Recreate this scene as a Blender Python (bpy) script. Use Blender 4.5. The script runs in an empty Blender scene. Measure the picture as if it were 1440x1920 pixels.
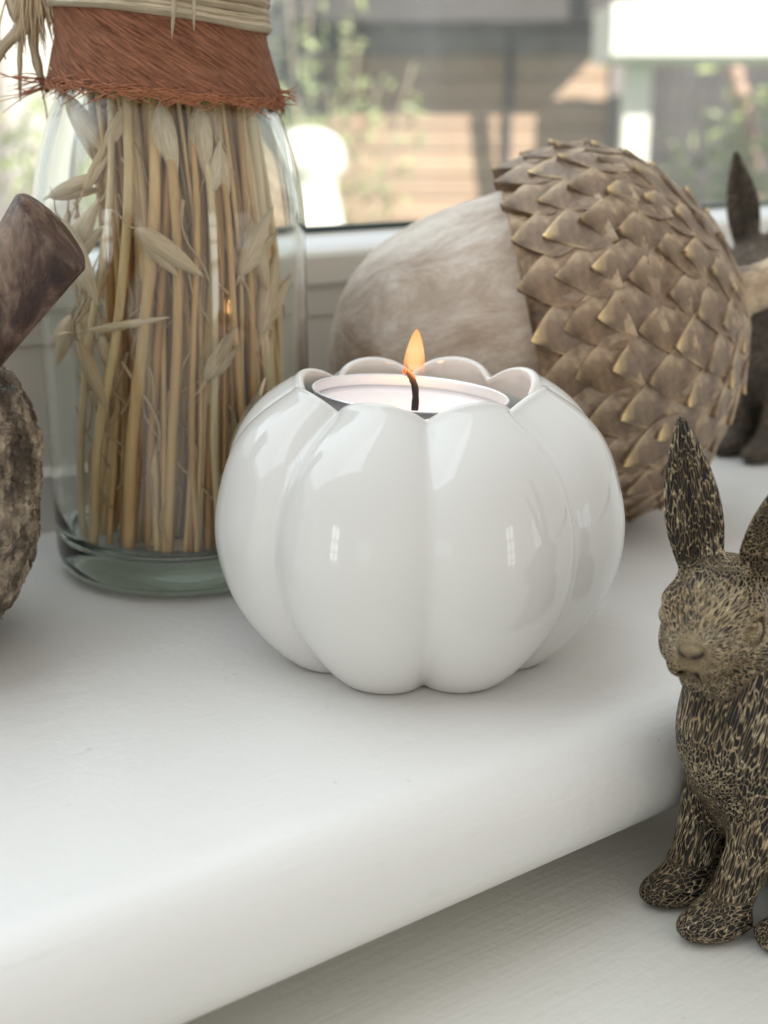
import bpy, math, random
import numpy as np
from mathutils import Vector, Matrix, noise as mnoise

random.seed(7); np.random.seed(7)
CM = 0.01                                   # everything below is written in centimetres
sc = bpy.context.scene
R = math.radians
H = 10.8                                    # lens height above the window board

# ------------------------------------------------------------------ camera
cd = bpy.data.cameras.new('camera'); cam = bpy.data.objects.new('camera', cd)
sc.collection.objects.link(cam); sc.camera = cam
cam.location = (0, 0, H*CM); cam.rotation_euler = (R(90-17.3), 0, 0)
cd.sensor_fit = 'VERTICAL'; cd.sensor_height = 24; cd.lens = 30
cd.clip_start = 0.01; cd.clip_end = 200
cd.dof.use_dof = True; cd.dof.focus_distance = 0.242; cd.dof.aperture_fstop = 10.5

# ------------------------------------------------------------------ world and light
w = bpy.data.worlds.new('World'); sc.world = w; w.use_nodes = True
wb = w.node_tree.nodes['Background']
wb.inputs[0].default_value = (1.0, 0.975, 0.93, 1); wb.inputs[1].default_value = 0.79

def lamp(name, kind, loc, target, power, col, size=None, size_y=None, **kw):
    l = bpy.data.lights.new(name, kind); o = bpy.data.objects.new(name, l)
    sc.collection.objects.link(o); o.location = Vector(loc)*CM
    d = Vector(target)-Vector(loc); o.rotation_euler = d.to_track_quat('-Z', 'Y').to_euler()
    l.energy = power; l.color = col
    if kind == 'AREA':
        l.shape = 'RECTANGLE'; l.size = size*CM; l.size_y = (size_y or size)*CM
    for k, v in kw.items(): setattr(l, k, v)
    return o

ROT = R(35.75)                              # the window runs this much off the picture plane
UU = Vector((math.cos(ROT), math.sin(ROT), 0)); VV = Vector((-math.sin(ROT), math.cos(ROT), 0))
def uvz(u, v, z): return UU*u + VV*v + Vector((0, 0, z))

# daylight falling in through the window, from the open sky above the garden
lamp('sky_light_through_window', 'AREA', uvz(-25, 98, 132), uvz(6, 20, 0), 38.0, (0.80, 0.89, 1.0), 300, 190)
# daylight from the glazed doors of the room, behind and left of the camera
def pane_lamps(c, tgt, cols, rows, pw, ph, gap, power, col):
    c = Vector(c); n = (Vector(tgt)-c).normalized(); n.z = 0; n.normalize()
    side = Vector((0, 0, 1)).cross(n)
    for i in range(cols):
        for j in range(rows):
            p = c + side*((i-(cols-1)/2)*(pw+gap)) + Vector((0, 0, (j-(rows-1)/2)*(ph+gap)))
            lamp('room_window_pane', 'AREA', p, p+n, power, col, pw, ph)
def polar(az, d, z): return (0.7+d*math.cos(R(az)), 25.3+d*math.sin(R(az)), z)
pane_lamps(polar(-137, 230, 5), (0, 25, 5), 2, 4, 11, 15, 3, 0.24, (0.95, 0.98, 1))
pane_lamps(polar(-46, 230, 5), (0, 25, 5), 2, 4, 11, 15, 3, 0.16, (0.95, 0.98, 1))
pane_lamps(polar(-112, 230, 14), (0, 25, 5), 3, 2, 15, 18, 2, 0.07, (0.85, 0.95, 1))
pane_lamps(polar(-18, 230, 14), (0, 25, 5), 3, 2, 15, 18, 2, 0.10, (0.85, 0.95, 1))
# low sun over the garden
lamp('garden_sunlight', 'SPOT', (1190, -550, 1150), (40, 600, 0), 48000, (1.0, 0.90, 0.78), spot_size=R(22), spot_blend=0.3, shadow_soft_size=0.03)

sc.view_settings.view_transform = 'Standard'; sc.view_settings.look = 'None'
sc.view_settings.exposure = 0.08; sc.view_settings.gamma = 1.0
sc.render.engine = 'CYCLES'
cy = sc.cycles
cy.use_denoising = True
try: cy.denoiser = 'OPENIMAGEDENOISE'
except Exception: pass
cy.max_bounces = 14; cy.transmission_bounces = 12; cy.transparent_max_bounces = 16
cy.diffuse_bounces = 5; cy.glossy_bounces = 5
cy.caustics_refractive = True; cy.caustics_reflective = False
cy.sample_clamp_indirect = 6; cy.blur_glossy = 0.5

# ------------------------------------------------------------------ mesh helpers
def link(o, parent=None):
    sc.collection.objects.link(o)
    if parent: o.parent = parent
    return o
def mesh(name, verts, faces, mat=None, parent=None, loc=(0, 0, 0), rot=(0, 0, 0), smooth=True, sharp=None, attrs=None):
    me = bpy.data.meshes.new(name)
    v = np.asarray(verts, dtype=np.float64)*CM
    if isinstance(faces, np.ndarray):
        n, k = faces.shape
        me.vertices.add(len(v)); me.vertices.foreach_set('co', v.astype(np.float32).ravel())
        me.loops.add(n*k); me.loops.foreach_set('vertex_index', faces.astype(np.int32).ravel())
        me.polygons.add(n); me.polygons.foreach_set('loop_start', np.arange(0, n*k, k, dtype=np.int32))
        me.update(calc_edges=True)
    else:
        me.from_pydata([tuple(x) for x in v], [], faces)
    me.validate()
    if attrs:
        for an, av in attrs.items():
            a = me.attributes.new(an, 'FLOAT_VECTOR', 'POINT'); a.data.foreach_set('vector', np.asarray(av, dtype=np.float32).ravel())
    if smooth:
        me.polygons.foreach_set('use_smooth', [True]*len(me.polygons))
        if sharp: me.set_sharp_from_angle(angle=R(sharp))
    if mat: me.materials.append(mat)
    o = bpy.data.objects.new(name, me); link(o, parent)
    o.location = Vector(loc)*CM; o.rotation_euler = rot
    return o
def empty(name, loc=(0, 0, 0), rot=(0, 0, 0)):
    o = bpy.data.objects.new(name, None); link(o); o.location = Vector(loc)*CM; o.rotation_euler = rot
    o.empty_display_size = 0.01
    return o
def tag(o, label=None, cat=None, group=None, kind=None):
    if label: o['label'] = label
    if cat: o['category'] = cat
    if group: o['group'] = group
    if kind: o['kind'] = kind
    return o
def grid_faces(nr, nc, wrap=True, flip=False):
    f = []
    for i in range(nr-1):
        for j in range(nc if wrap else nc-1):
            a = i*nc+j; b = i*nc+(j+1) % nc; c = (i+1)*nc+(j+1) % nc; d = (i+1)*nc+j
            f.append((a, d, c, b) if flip else (a, b, c, d))
    return f
def join(parts):
    V, F, n = [], [], 0
    for v, f in parts:
        V += [tuple(x) for x in v]; F += [tuple(i+n for i in q) for q in f]; n += len(v)
    return V, F
def tube(pts, rad, seg=8, cap=True, flat=1.0, wob=0.0):
    pts = [Vector(p) for p in pts]; n = len(pts)
    if not hasattr(rad, '__len__'): rad = [rad]*n
    V, F = [], []
    t0 = (pts[1]-pts[0]).normalized()
    up = Vector((0, 0, 1)) if abs(t0.z) < 0.9 else Vector((1, 0, 0))
    a = t0.cross(up).normalized()
    for i in range(n):
        t = (pts[min(i+1, n-1)]-pts[max(i-1, 0)]).normalized()
        a = (a - t*a.dot(t)).normalized(); b = t.cross(a)
        for k in range(seg):
            th = 2*math.pi*k/seg
            r = rad[i]*(1+wob*(random.random()-0.5))
            V.append(pts[i]+a*math.cos(th)*r+b*math.sin(th)*r*flat)
    F = grid_faces(n, seg)
    if cap:
        F.append(tuple(range(seg-1, -1, -1))); F.append(tuple(range((n-1)*seg, n*seg)))
    return V, F
def bez(ps, n):
    """smooth Catmull-Rom through the points"""
    ps = [Vector(p) for p in ps]; q = [ps[0]*2-ps[1]]+ps+[ps[-1]*2-ps[-2]]; out = []
    for s in range(n):
        x = s/(n-1)*(len(ps)-1); i = min(int(x), len(ps)-2); t = x-i
        p0, p1, p2, p3 = q[i:i+4]
        out.append(0.5*((2*p1)+(p2-p0)*t+(2*p0-5*p1+4*p2-p3)*t*t+(3*p1-p0-3*p2+p3)*t**3))
    return out
def lathe(prof, seg=64):
    V = []
    for r, z in prof:
        for k in range(seg):
            th = 2*math.pi*k/seg; V.append((r*math.cos(th), r*math.sin(th), z))
    return V, grid_faces(len(prof), seg)
def box(x0, x1, y0, y1, z0, z1, b=0.0):
    """box with chamfered edges along x"""
    s = [(y0+b, z0), (y1-b, z0), (y1, z0+b), (y1, z1-b), (y1-b, z1), (y0+b, z1), (y0, z1-b), (y0, z0+b)]
    if b == 0: s = [(y0, z0), (y1, z0), (y1, z1), (y0, z1)]
    n = len(s)
    V = [(x0, y, z) for y, z in s]+[(x1, y, z) for y, z in s]
    F = [(i, (i+1) % n, n+(i+1) % n, n+i) for i in range(n)]
    F += [tuple(range(n-1, -1, -1)), tuple(range(n, 2*n))]
    return V, [tuple(reversed(f)) for f in F]
def extrude_profile(prof, us):
    n = len(prof); V = [(u, v, z) for u in us for v, z in prof]
    F = []
    for i in range(len(us)-1):
        for j in range(n):
            a = i*n+j; b = i*n+(j+1) % n
            F.append((a, b, b+n, a+n))
    F.append(tuple(range(n-1, -1, -1))); F.append(tuple(range((len(us)-1)*n, len(us)*n)))
    return V, F
def copy_obj(o, parent=None, **kw):
    c = o.copy(); sc.collection.objects.link(c)
    if parent is not None: c.parent = parent
    for k, v in kw.items(): setattr(c, k, v)
    return c

# ------------------------------------------------------------------ material helpers
class M:
    def __init__(s, name):
        s.m = bpy.data.materials.new(name); s.m.use_nodes = True; s.t = s.m.node_tree
        s.p = s.t.nodes['Principled BSDF']; s.out = s.t.nodes['Material Output']
        s._tc = None
    def n(s, kind, **kw):
        x = s.t.nodes.new(kind)
        for k, v in kw.items():
            if k.startswith('i_'):
                x.inputs[k[2:].replace('_', ' ')].default_value = v
            else: setattr(x, k, v)
        return x
    def l(s, a, b): s.t.links.new(a, b); return s
    def coord(s, kind='Object', scale=(1, 1, 1), rot=(0, 0, 0)):
        if not s._tc: s._tc = s.n('ShaderNodeTexCoord')
        mp = s.n('ShaderNodeMapping'); mp.inputs['Scale'].default_value = scale; mp.inputs['Rotation'].default_value = rot
        s.l(s._tc.outputs[kind], mp.inputs[0]); return mp.outputs[0]
    def noise(s, vec, scale, detail=4, rough=0.55, dist=0.0):
        x = s.n('ShaderNodeTexNoise'); x.inputs['Scale'].default_value = scale; x.inputs['Detail'].default_value = detail
        x.inputs['Roughness'].default_value = rough; x.inputs['Distortion'].default_value = dist
        s.l(vec, x.inputs['Vector']); return x.outputs['Fac']
    def ramp(s, fac, stops, interp='LINEAR'):
        x = s.n('ShaderNodeValToRGB'); x.color_ramp.interpolation = interp
        e = x.color_ramp.elements
        while len(e) < len(stops): e.new(0.5)
        for k, (p, c) in enumerate(stops):
            e[k].position = p; e[k].color = (c[0], c[1], c[2], 1) if hasattr(c, '__len__') else (c, c, c, 1)
        s.l(fac, x.inputs[0]); return x.outputs[0]
    def mix(s, f, a, b, mode='MIX'):
        x = s.n('ShaderNodeMix', data_type='RGBA', blend_type=mode)
        for k, v in ((0, f), (6, a), (7, b)):
            if hasattr(v, 'is_linked'): s.l(v, x.inputs[k])
            else: x.inputs[k].default_value = v if k == 0 else (*v[:3], 1)
        return x.outputs[2]
    def math(s, op, a, b=0.0):
        x = s.n('ShaderNodeMath', operation=op)
        for k, v in ((0, a), (1, b)):
            if hasattr(v, 'is_linked'): s.l(v, x.inputs[k])
            else: x.inputs[k].default_value = v
        return x.outputs[0]
    def bump(s, h, strength, dist, prev=None):
        x = s.n('ShaderNodeBump'); x.inputs['Strength'].default_value = strength; x.inputs['Distance'].default_value = dist*CM
        s.l(h, x.inputs['Height'])
        if prev: s.l(prev, x.inputs['Normal'])
        s.l(x.outputs[0], s.p.inputs['Normal']); return x.outputs[0]
    def set(s, **kw):
        for k, v in kw.items():
            k = {'base': 'Base Color', 'rough': 'Roughness', 'metal': 'Metallic', 'spec': 'Specular IOR Level', 'coat': 'Coat Weight',
                 'coatr': 'Coat Roughness', 'sss': 'Subsurface Weight', 'trans': 'Transmission Weight'}[k]
            if hasattr(v, 'is_linked'): s.l(v, s.p.inputs[k])
            else: s.p.inputs[k].default_value = (*v, 1) if hasattr(v, '__len__') else v
        return s

def mat_paint(name, base, rough=0.42, streak=0.35, dirt=True, speck=True):
    m = M(name); o = m.coord()
    so = m.coord(scale=(3, 60, 60))
    st = m.noise(so, 14, 4, 0.6)
    pe = m.noise(o, 420, 3, 0.6)
    col = m.mix(m.ramp(m.noise(o, 9, 5, 0.6), [(0.35, 0), (0.7, 1)]), base, tuple(x*0.955 for x in base))
    if speck:
        v = m.n('ShaderNodeTexVoronoi'); v.inputs['Scale'].default_value = 85; m.l(o, v.inputs['Vector'])
        sp = m.ramp(v.outputs['Distance'], [(0.035, 1), (0.075, 0)])
        gate = m.ramp(m.noise(o, 33, 2), [(0.54, 0), (0.60, 1)])
        col = m.mix(m.math('MULTIPLY', m.math('MULTIPLY', sp, gate), 0.38), col, (0.25, 0.22, 0.18))
        v2 = m.n('ShaderNodeTexVoronoi'); v2.inputs['Scale'].default_value = 240; m.l(o, v2.inputs['Vector'])
        s2 = m.math('MULTIPLY', m.ramp(v2.outputs['Distance'], [(0.05, 1), (0.12, 0)]), m.ramp(m.noise(o, 60, 3), [(0.56, 0), (0.66, 1)]))
        col = m.mix(m.math('MULTIPLY', s2, 0.34), col, (0.35, 0.32, 0.28))
        scf = m.ramp(m.noise(m.coord(scale=(1.2, 9, 9)), 24, 6, .7, 1.2), [(0.60, 0), (0.72, 1)])
        col = m.mix(m.math('MULTIPLY', scf, 0.26), col, tuple(x*.8 for x in base))
    m.set(base=col, rough=m.ramp(m.noise(o, 60, 3), [(0.3, rough-0.06), (0.7, rough+0.08)]), spec=0.5)
    b = m.bump(st, streak, 0.02); m.bump(pe, 0.7, 0.016, m.bump(m.noise(o, 150, 3), 0.3, 0.03, b))
    return m.m
PAINT = mat_paint('white_gloss_paint', (0.765, 0.755, 0.73), 0.40, 0.5)
PAINT2 = mat_paint('ledge_paint', (0.66, 0.645, 0.59), 0.33, 0.9)
FRAMEP = mat_paint('frame_paint', (0.70, 0.68, 0.62), 0.4, 0.25, speck=False)
UPVC = M('white_plastic').set(base=(0.82, 0.83, 0.84), rough=0.3).m
GASKET = M('green_rubber').set(base=(0.03, 0.06, 0.055), rough=0.5).m

# ------------------------------------------------------------------ the setting: window board, ledge, window
prof = []
T = 2.6; vf = 14.25; r1 = 1.3
for k in range(0, 25):                      # bullnose
    a = R(90 + 180*k/24); ca, sa = math.cos(a), math.sin(a); prof.append((vf+.27+1.2-abs(ca)**.82*1.2, -T/2+math.copysign(abs(sa)**.88, sa)*T/2))
prof += [(20, -T), (33.2, -T), (33.2, 0), (27, 0), (21, 0)]
usl = list(np.linspace(-70, 130, 41))
V, F = extrude_profile(prof, usl)
tag(mesh('window_board', V, F, PAINT, rot=(0, 0, ROT), sharp=30), kind='structure', label='white painted window board with a rounded front edge')
V, F = extrude_profile([(-40, -3.6), (18, -3.6), (18, -5.6), (-40, -5.6)][::-1], usl)
tag(mesh('lower_ledge', V, F, PAINT2, rot=(0, 0, ROT), sharp=30), kind='structure', label='pale grey painted ledge under the window board')
V, F = extrude_profile([(17, -2.604), (17, -3.596), (33, -3.596), (33, -2.604)], [-70, 130])
tag(mesh('board_packing', V, F, PAINT2, rot=(0, 0, ROT), sharp=30), kind='structure')

win = tag(empty('window', rot=(0, 0, ROT)), 'wide window above the board with a pale frame and clear glass', 'window')
fp = [(31.9, 0.004), (31.9, 1.55), (32.02, 1.66), (32.35, 1.7), (32.4, 2.9), (32.42, 3.0), (32.45, 4.95), (32.35, 5.02), (32.33, 5.75), (32.2, 5.9),
      (32.1, 6.0), (32.1, 6.75), (32.18, 6.88), (32.35, 6.95), (33.2, 7.05), (33.25, 7.25), (33.4, 7.32), (33.75, 7.32), (33.8, 0.004)]
V, F = extrude_profile(fp[::-1], [-70, -20, 30, 80, 130])
mesh('bottom_rail', V, F, FRAMEP, win, sharp=25)
V, F = extrude_profile([(32.37, 6.957), (33.2, 7.057), (33.2, 7.25), (32.6, 7.12)][::-1], [-70, 130]); mesh('glazing_bead', V, F, UPVC, win, sharp=25)
V, F = extrude_profile([(33.45, 7.325), (33.45, 7.50), (33.76, 7.50), (33.76, 7.325)][::-1], [-70, 130]); mesh('gasket', V, F, GASKET, win, sharp=25)
gm = M('window_glass'); t = gm.t
tr = gm.n('ShaderNodeBsdfTransparent'); tr.inputs[0].default_value = (0.95, 0.97, 0.96, 1)
gl = gm.n('ShaderNodeBsdfGlossy'); gl.inputs['Roughness'].default_value = 0.02
fr = gm.n('ShaderNodeFresnel'); fr.inputs[0].default_value = 1.45
mx = gm.n('ShaderNodeMixShader'); geo = gm.n('ShaderNodeNewGeometry'); front_only = gm.math('MULTIPLY', fr.outputs[0], gm.math('SUBTRACT', 1.0, geo.outputs['Backfacing'])); gm.l(gm.math('MULTIPLY', front_only, 0.9), mx.inputs[0]).l(tr.outputs[0], mx.inputs[1]).l(gl.outputs[0], mx.inputs[2])
dt = gm.n('ShaderNodeBsdfTranslucent'); dt.inputs[0].default_value = (0.9, 0.9, 0.9, 1); mx2 = gm.n('ShaderNodeMixShader')
veil = gm.ramp(gm.noise(gm.coord(), 9, 6, .7), [(0.35, 0.03), (0.75, 0.10)])  # uneven pale haze mixed into the glass to lighten the garden view
gm.l(veil, mx2.inputs[0]).l(mx.outputs[0], mx2.inputs[1]).l(dt.outputs[0], mx2.inputs[2]).l(mx2.outputs[0], gm.out.inputs[0])
V, F = box(-70, 130, 33.55, 33.7, 7.51, 120); pane = mesh('glass_pane', V, F, gm.m, win, smooth=False)

# ------------------------------------------------------------------ garden beyond the glass
def wood(name, c1, c2, rough=0.75):
    m = M(name); o = m.coord(scale=(0.25, 3, 3)); oi = m.n('ShaderNodeObjectInfo')
    g = m.noise(o, 16, 6, 0.65, 0.3)
    col = m.mix(m.ramp(g, [(0.3, 0), (0.7, 1)]), c1, c2)
    col = m.mix(m.math('MULTIPLY', oi.outputs['Random'], 0.35), col, tuple(x*0.45 for x in c1))
    m.set(base=col, rough=rough); m.bump(g, 0.5, 0.4); return m.m
WOOD = wood('weathered_timber', (0.50, 0.34, 0.24), (0.66, 0.50, 0.39))
DARKW = wood('dark_stained_timber', (0.055, 0.05, 0.055), (0.10, 0.09, 0.095))
GREYW = wood('grey_weathered_timber', (0.30, 0.27, 0.28), (0.42, 0.38, 0.39))
WHITE = M('white_garden_paint').set(base=(0.85, 0.86, 0.84), rough=0.5).m
gr = M('grass'); gr.set(base=gr.mix(gr.noise(gr.coord(), 12), (0.05, 0.09, 0.03), (0.12, 0.16, 0.06)), rough=0.9)
tag(mesh('lawn', [(-3000, 100, -130), (3000, 100, -130), (3000, 4000, -130), (-3000, 4000, -130)], [(0, 1, 2, 3)], gr.m, smooth=False), kind='structure')

shed = tag(empty('timber_shed', (0, 0, -130)), 'timber clad shed with horizontal boards under a dark overhanging eave', 'shed')
def part(name, b, mat, parent, off=(0, 0, 130), sharp=None):
    V, F = b; V = [(x+off[0], y+off[1], z+off[2]) for x, y, z in V]
    return mesh(name, V, F, mat, parent, smooth=False)
part('frame_wall', box(-30, 100, 603, 640, -129, 62), DARKW, shed)
V, F = box(-65, 65, -1.5, 1.5, -5, 5, 0.8)
b0 = None
for k in range(18):
    z = 41-k*10.4
    m_ = GREYW if k == 0 else WOOD
    if b0 is None or k == 1:
        b0 = mesh('board', V, F, m_, shed, (35, 601.2, z+130), smooth=False)
    else:
        b0 = copy_obj(b0, shed, location=Vector((35+random.uniform(-.5, .5), 601.2+random.uniform(-.4, .4), z+130))*CM)
part('eave', box(-40, 104, 562, 640, 46, 62, 1), DARKW, shed)
part('roof_slab', box(-45, 106, 556, 660, 62.2, 67, 1), WHITE, shed)
part('corner_post', box(100.5, 107, 598, 640, -129, 45.5, 1), GREYW, shed)
part('batten', box(54, 57, 597, 599.4, -129, 45.6, 0.5), DARKW, shed)

arb = tag(empty('garden_arbour', (0, 0, -130)), 'white painted garden arbour post under a broad white top board', 'arbour')
part('top_board', box(72, 190, 430, 470, 26.5, 44, 2), WHITE, arb)
part('post', box(80, 88.5, 446, 454, -129, 26.2, 1), WHITE, arb)
part('post', box(176, 184.5, 446, 454, -129, 26.2, 1), WHITE, arb)

scr = tag(empty('slatted_screen', (0, 0, -130)), 'dark grey upright boarded screen behind the white post', 'screen')
V, F = box(-4.6, 4.6, -1, 1, 0, 185, 0.5); s0 = None
for k in range(11):
    if s0 is None: s0 = mesh('slat', V, F, DARKW, scr, (112, 560, 0), smooth=False)
    else: s0 = copy_obj(s0, scr, location=Vector((112+k*9.8, 560+(k % 2)*.8, 0))*CM)

wl = M('pale_render'); wl.set(base=wl.mix(wl.noise(wl.coord(), 2.5, 5), (0.60, 0.60, 0.60), (0.78, 0.77, 0.74)), rough=0.9)
gw = tag(empty('garden_wall', (0, 0, -130)), 'pale rendered garden wall at the left beyond the bottle', 'wall')
part('wall_face', box(-420, -32, 640, 660, -129, 120, 1), wl.m, gw)
part('coping', box(-425, -30, 634, 662, 120.3, 126, 1), GREYW, gw)
part('pier', box(-196, -180, 628, 639.5, -129, 90, 1), GREYW, gw)
part('plinth', box(-420, -32, 630, 639.6, -129, -24, 1), GREYW, gw)

orn = tag(mesh('mushroom_ornament', *lathe([(0.01, 31), (6, 30.3), (10.5, 27.5), (13, 23), (13.4, 18), (11, 14.5), (10, 12.5), (10, 9), (11.5, 2), (14, -10), (17, -25), (19, -40), (17, -120), (0.01, -120)], 40),
                WHITE, loc=(-27, 470, -25)), 'white rounded garden ornament on a flared foot, blurred beyond the window glass', 'garden ornament')

leafm = M('leaf'); oi = leafm.n('ShaderNodeObjectInfo')
lc = leafm.mix(leafm.ramp(leafm.noise(leafm.coord(), 25, 2), [(0.35, 0), (0.65, 1)]), (0.13, 0.20, 0.07), (0.40, 0.46, 0.22)); leafm.set(base=lc, rough=0.5)
twigm = M('pale_twig').set(base=(0.42, 0.36, 0.28), rough=0.8).m
def leaves(centres, n, spread, size):
    V, F = [], []
    for _ in range(n):
        c = Vector(random.choice(centres)); c = c+Vector((random.gauss(0, spread), random.gauss(0, spread), random.gauss(0, spread)))
        d = Vector([random.gauss(0, 1) for _ in range(3)]).normalized(); e = d.orthogonal().normalized()
        L = size*random.uniform(.6, 1.2); k = len(V)
        nrm = d.cross(e)*L*.12
        V += [c-d*L, c+e*L*.42+nrm, c+d*L, c-e*L*.42+nrm]; F.append((k, k+1, k+2, k+3))
    return V, F
def shrub(name, base, tips, label, nleaf, spread, size, trunk=0.9, mats=(None, None), cat='shrub'):
    t = tag(empty(name, base), label, cat); b = Vector(base)
    parts = []; cs = []
    for tp in tips:
        e = Vector(tp)-b; mid = e*0.55+Vector((random.uniform(-8, 8), random.uniform(-8, 8), random.uniform(-3, 8)))
        pts = bez([(0, 0, 0), mid, e], 12); cs += [p for p in pts[4:]]
        parts.append(tube(pts, [trunk*(1-0.07*i) for i in range(12)], 6))
    mesh('stem', *join(parts), mats[1] or twigm, t)
    mesh('foliage', *leaves(cs, nleaf, spread, size), mats[0] or leafm.m, t, smooth=False)
    return t
shrub('climbing_shrub', (-28, 560, -129), [(-38, 540, 60), (-10, 545, 40), (-2, 545, 22), (-22, 550, 18), (-45, 545, 30), (6, 540, 8), (-60, 560, 45), (-30, 550, 55), (-52, 545, 20), (-12, 548, 58), (-20, 545, 0), (12, 545, 30), (-48, 550, 5)],
      'twiggy climbing shrub with small green leaves between bottle and shed', 520, 6.5, 3.6, trunk=1.5)
dkl = M('dark_leaf').set(base=(0.035, 0.045, 0.03), rough=0.6).m
shrub('dark_bush', (-45, 590, -129), [(-52, 590, 40), (-38, 590, 52), (-25, 590, 46), (-30, 590, 24), (-56, 590, 20)], 'dark tangled bush behind the pale twigs at the upper left of the window', 420, 6, 4, mats=(dkl, None))
shrub('leafy_bush', (165, 500, -129), [(130, 500, 5), (150, 500, 20), (165, 500, 30), (180, 500, 8), (120, 505, -10), (140, 500, -20), (170, 505, -25), (190, 500, 25)],
      'pale green leafy bush at the right beyond the window', 1500, 9, 4.2)
shrub('left_bush', (-150, 560, -129), [(-142, 560, 14), (-150, 560, 0), (-158, 560, 12), (-146, 560, -12)],
      'small pale green bush against the pale garden wall', 260, 6, 4)
tm = M('pink_bark').set(base=(0.50, 0.34, 0.28), rough=0.8).m
tt = tag(empty('slim_tree', (165, 520, -129)), 'slim pink-barked tree leaning in front of the dark screen', 'tree')
mesh('trunk', *tube(bez([(0, 0, 0), (-16, 0, 90), (-24, 0, 135), (-36, 0, 175), (-44, 0, 240), (-30, 0, 310)], 16), [4.5-.15*i for i in range(16)], 10), tm, tt)
mesh('crown', *leaves([(-20+random.uniform(-40, 40), random.uniform(-30, 30), 330+random.uniform(-25, 40)) for _ in range(40)], 700, 12, 6), leafm.m, tt, smooth=False)

# ------------------------------------------------------------------ pumpkin tealight holder
def lobes(th, n=8, sharp=0.84):
    ph = ((th*n/(2*math.pi)) % 1.0)*2-1           # groove at ph = +-1
    b = np.sqrt(1-sharp*ph**2); b1 = math.sqrt(1-sharp); return (b-b1)/(1-b1)
NT = 512
th = np.arange(NT)/NT*2*math.pi
def blur(a, deg):
    k = np.exp(-0.5*(np.arange(-30, 31)*(360/NT)/deg)**2); k /= k.sum()
    return np.convolve(np.concatenate([a[-30:], a, a[:30]]), k, 'valid')
lb = blur(lobes(th), 1.4); lrim = blur(lobes(th, sharp=0.75), 1.3)
lb = (lb-lb.min())/(lb.max()-lb.min()); lrim = (lrim-lrim.min())/(lrim.max()-lrim.min())
zs_ = np.array([0.0, .08, .25, .6, 1.2, 2.0, 2.9, 3.8, 4.6, 5.1, 5.5])
cr_ = np.array([2.72, 2.90, 3.10, 3.42, 3.86, 4.20, 4.33, 4.16, 3.82, 3.36, 2.66])
gv_ = np.array([2.20, 2.38, 2.60, 2.98, 3.50, 3.91, 4.06, 3.92, 3.56, 3.08, 2.44])
def smoothcurve(x, xs, ys):
    # monotone-ish cubic through knots
    i = np.clip(np.searchsorted(xs, x)-1, 0, len(xs)-2); h = xs[i+1]-xs[i]; t = (x-xs[i])/h
    d = np.gradient(ys, xs); return (2*t**3-3*t**2+1)*ys[i]+(t**3-2*t**2+t)*h*d[i]+(-2*t**3+3*t**2)*ys[i+1]+(t**3-t**2)*h*d[i+1]
rings = []
def add_ring(r, z): rings.append(np.stack([r*np.cos(th), r*np.sin(th), z], 1))
add_ring(np.full(NT, 0.02), np.full(NT, 0.18)); add_ring(np.full(NT, 1.6), np.full(NT, 0.14)); 
bc, bg = 2.5, 2.02
add_ring(bg+(bc-bg)*lb-.12, np.full(NT, 0.03)); add_ring(bg+(bc-bg)*lb, np.full(NT, 0.004))
zz84 = np.array([0.02]+[5.5*k/83 for k in range(1, 84)])
def smooth_prof(y):
    y = smoothcurve(zz84, zs_, y); P_ = 12; e0 = 2*y[0]-y[1:P_+1][::-1]; e1 = 2*y[-1]-y[-P_-1:-1][::-1]
    kk = np.exp(-0.5*(np.arange(-P_, P_+1)/3.6)**2); kk /= kk.sum()
    return np.convolve(np.concatenate([e0, y, e1]), kk, 'valid')
CP, GP = smooth_prof(cr_), smooth_prof(gv_)
for k in range(0, 84):
    z0 = 5.5*(k/83)**1.0
    if k == 0: z0 = 0.02
    c = CP[k]; g = GP[k]
    s = np.clip((z0-3.2)/2.3, 0, 1); s = s*s*(3-2*s)
    add_ring((g+(c-g)*lb)*.985, (z0+0.33*lrim*s)*(1-.027*s))
ro = rings[-1]; rr = np.hypot(ro[:, 0], ro[:, 1]); zr = ro[:, 2]
tk = 0.13
for k in range(1, 9):                         # rolled lip
    a = math.pi*k/8; add_ring(rr-tk/2+math.cos(a)*tk/2-0.01*k, zr+math.sin(a)*tk*0.5)
for k in range(1, 14):
    q = k/13; zz = zr-(zr-3.9)*q
    add_ring((rr-tk-.05)*(1-q)+(2.14+0.12*lb)*q+0.02*math.sin(q*math.pi), zz)
add_ring(np.full(NT, 2.1), np.full(NT, 3.90)); add_ring(np.full(NT, 0.02), np.full(NT, 3.88))
Vp = np.concatenate(rings); nr = len(rings)
ii, jj = np.meshgrid(np.arange(nr-1), np.arange(NT), indexing='ij'); a = ii*NT+jj; b = ii*NT+(jj+1) % NT
Fp = np.stack([a, b, b+NT, a+NT], -1).reshape(-1, 4)
cer = M('white_glazed_ceramic'); o = cer.coord()
v = cer.n('ShaderNodeTexVoronoi'); v.inputs['Scale'].default_value = 55; cer.l(o, v.inputs['Vector'])
sp = cer.math('MULTIPLY', cer.ramp(v.outputs['Distance'], [(0.018, 1), (0.035, 0)]), cer.ramp(cer.noise(o, 40, 1), [(0.56, 0), (0.6, 1)]))
cer.set(base=cer.mix(cer.math('MULTIPLY', sp, 0.5), cer.mix(cer.noise(o, 14, 3), (0.65, 0.637, 0.61), (0.675, 0.665, 0.64)), (0.3, 0.25, 0.2)), rough=0.07, sss=0.0, coat=0.15, coatr=0.03, spec=0.5)
cer.bump(cer.noise(o, 38, 2), 0.10, 0.06)
PX, PY = 0.70, 25.3
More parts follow.
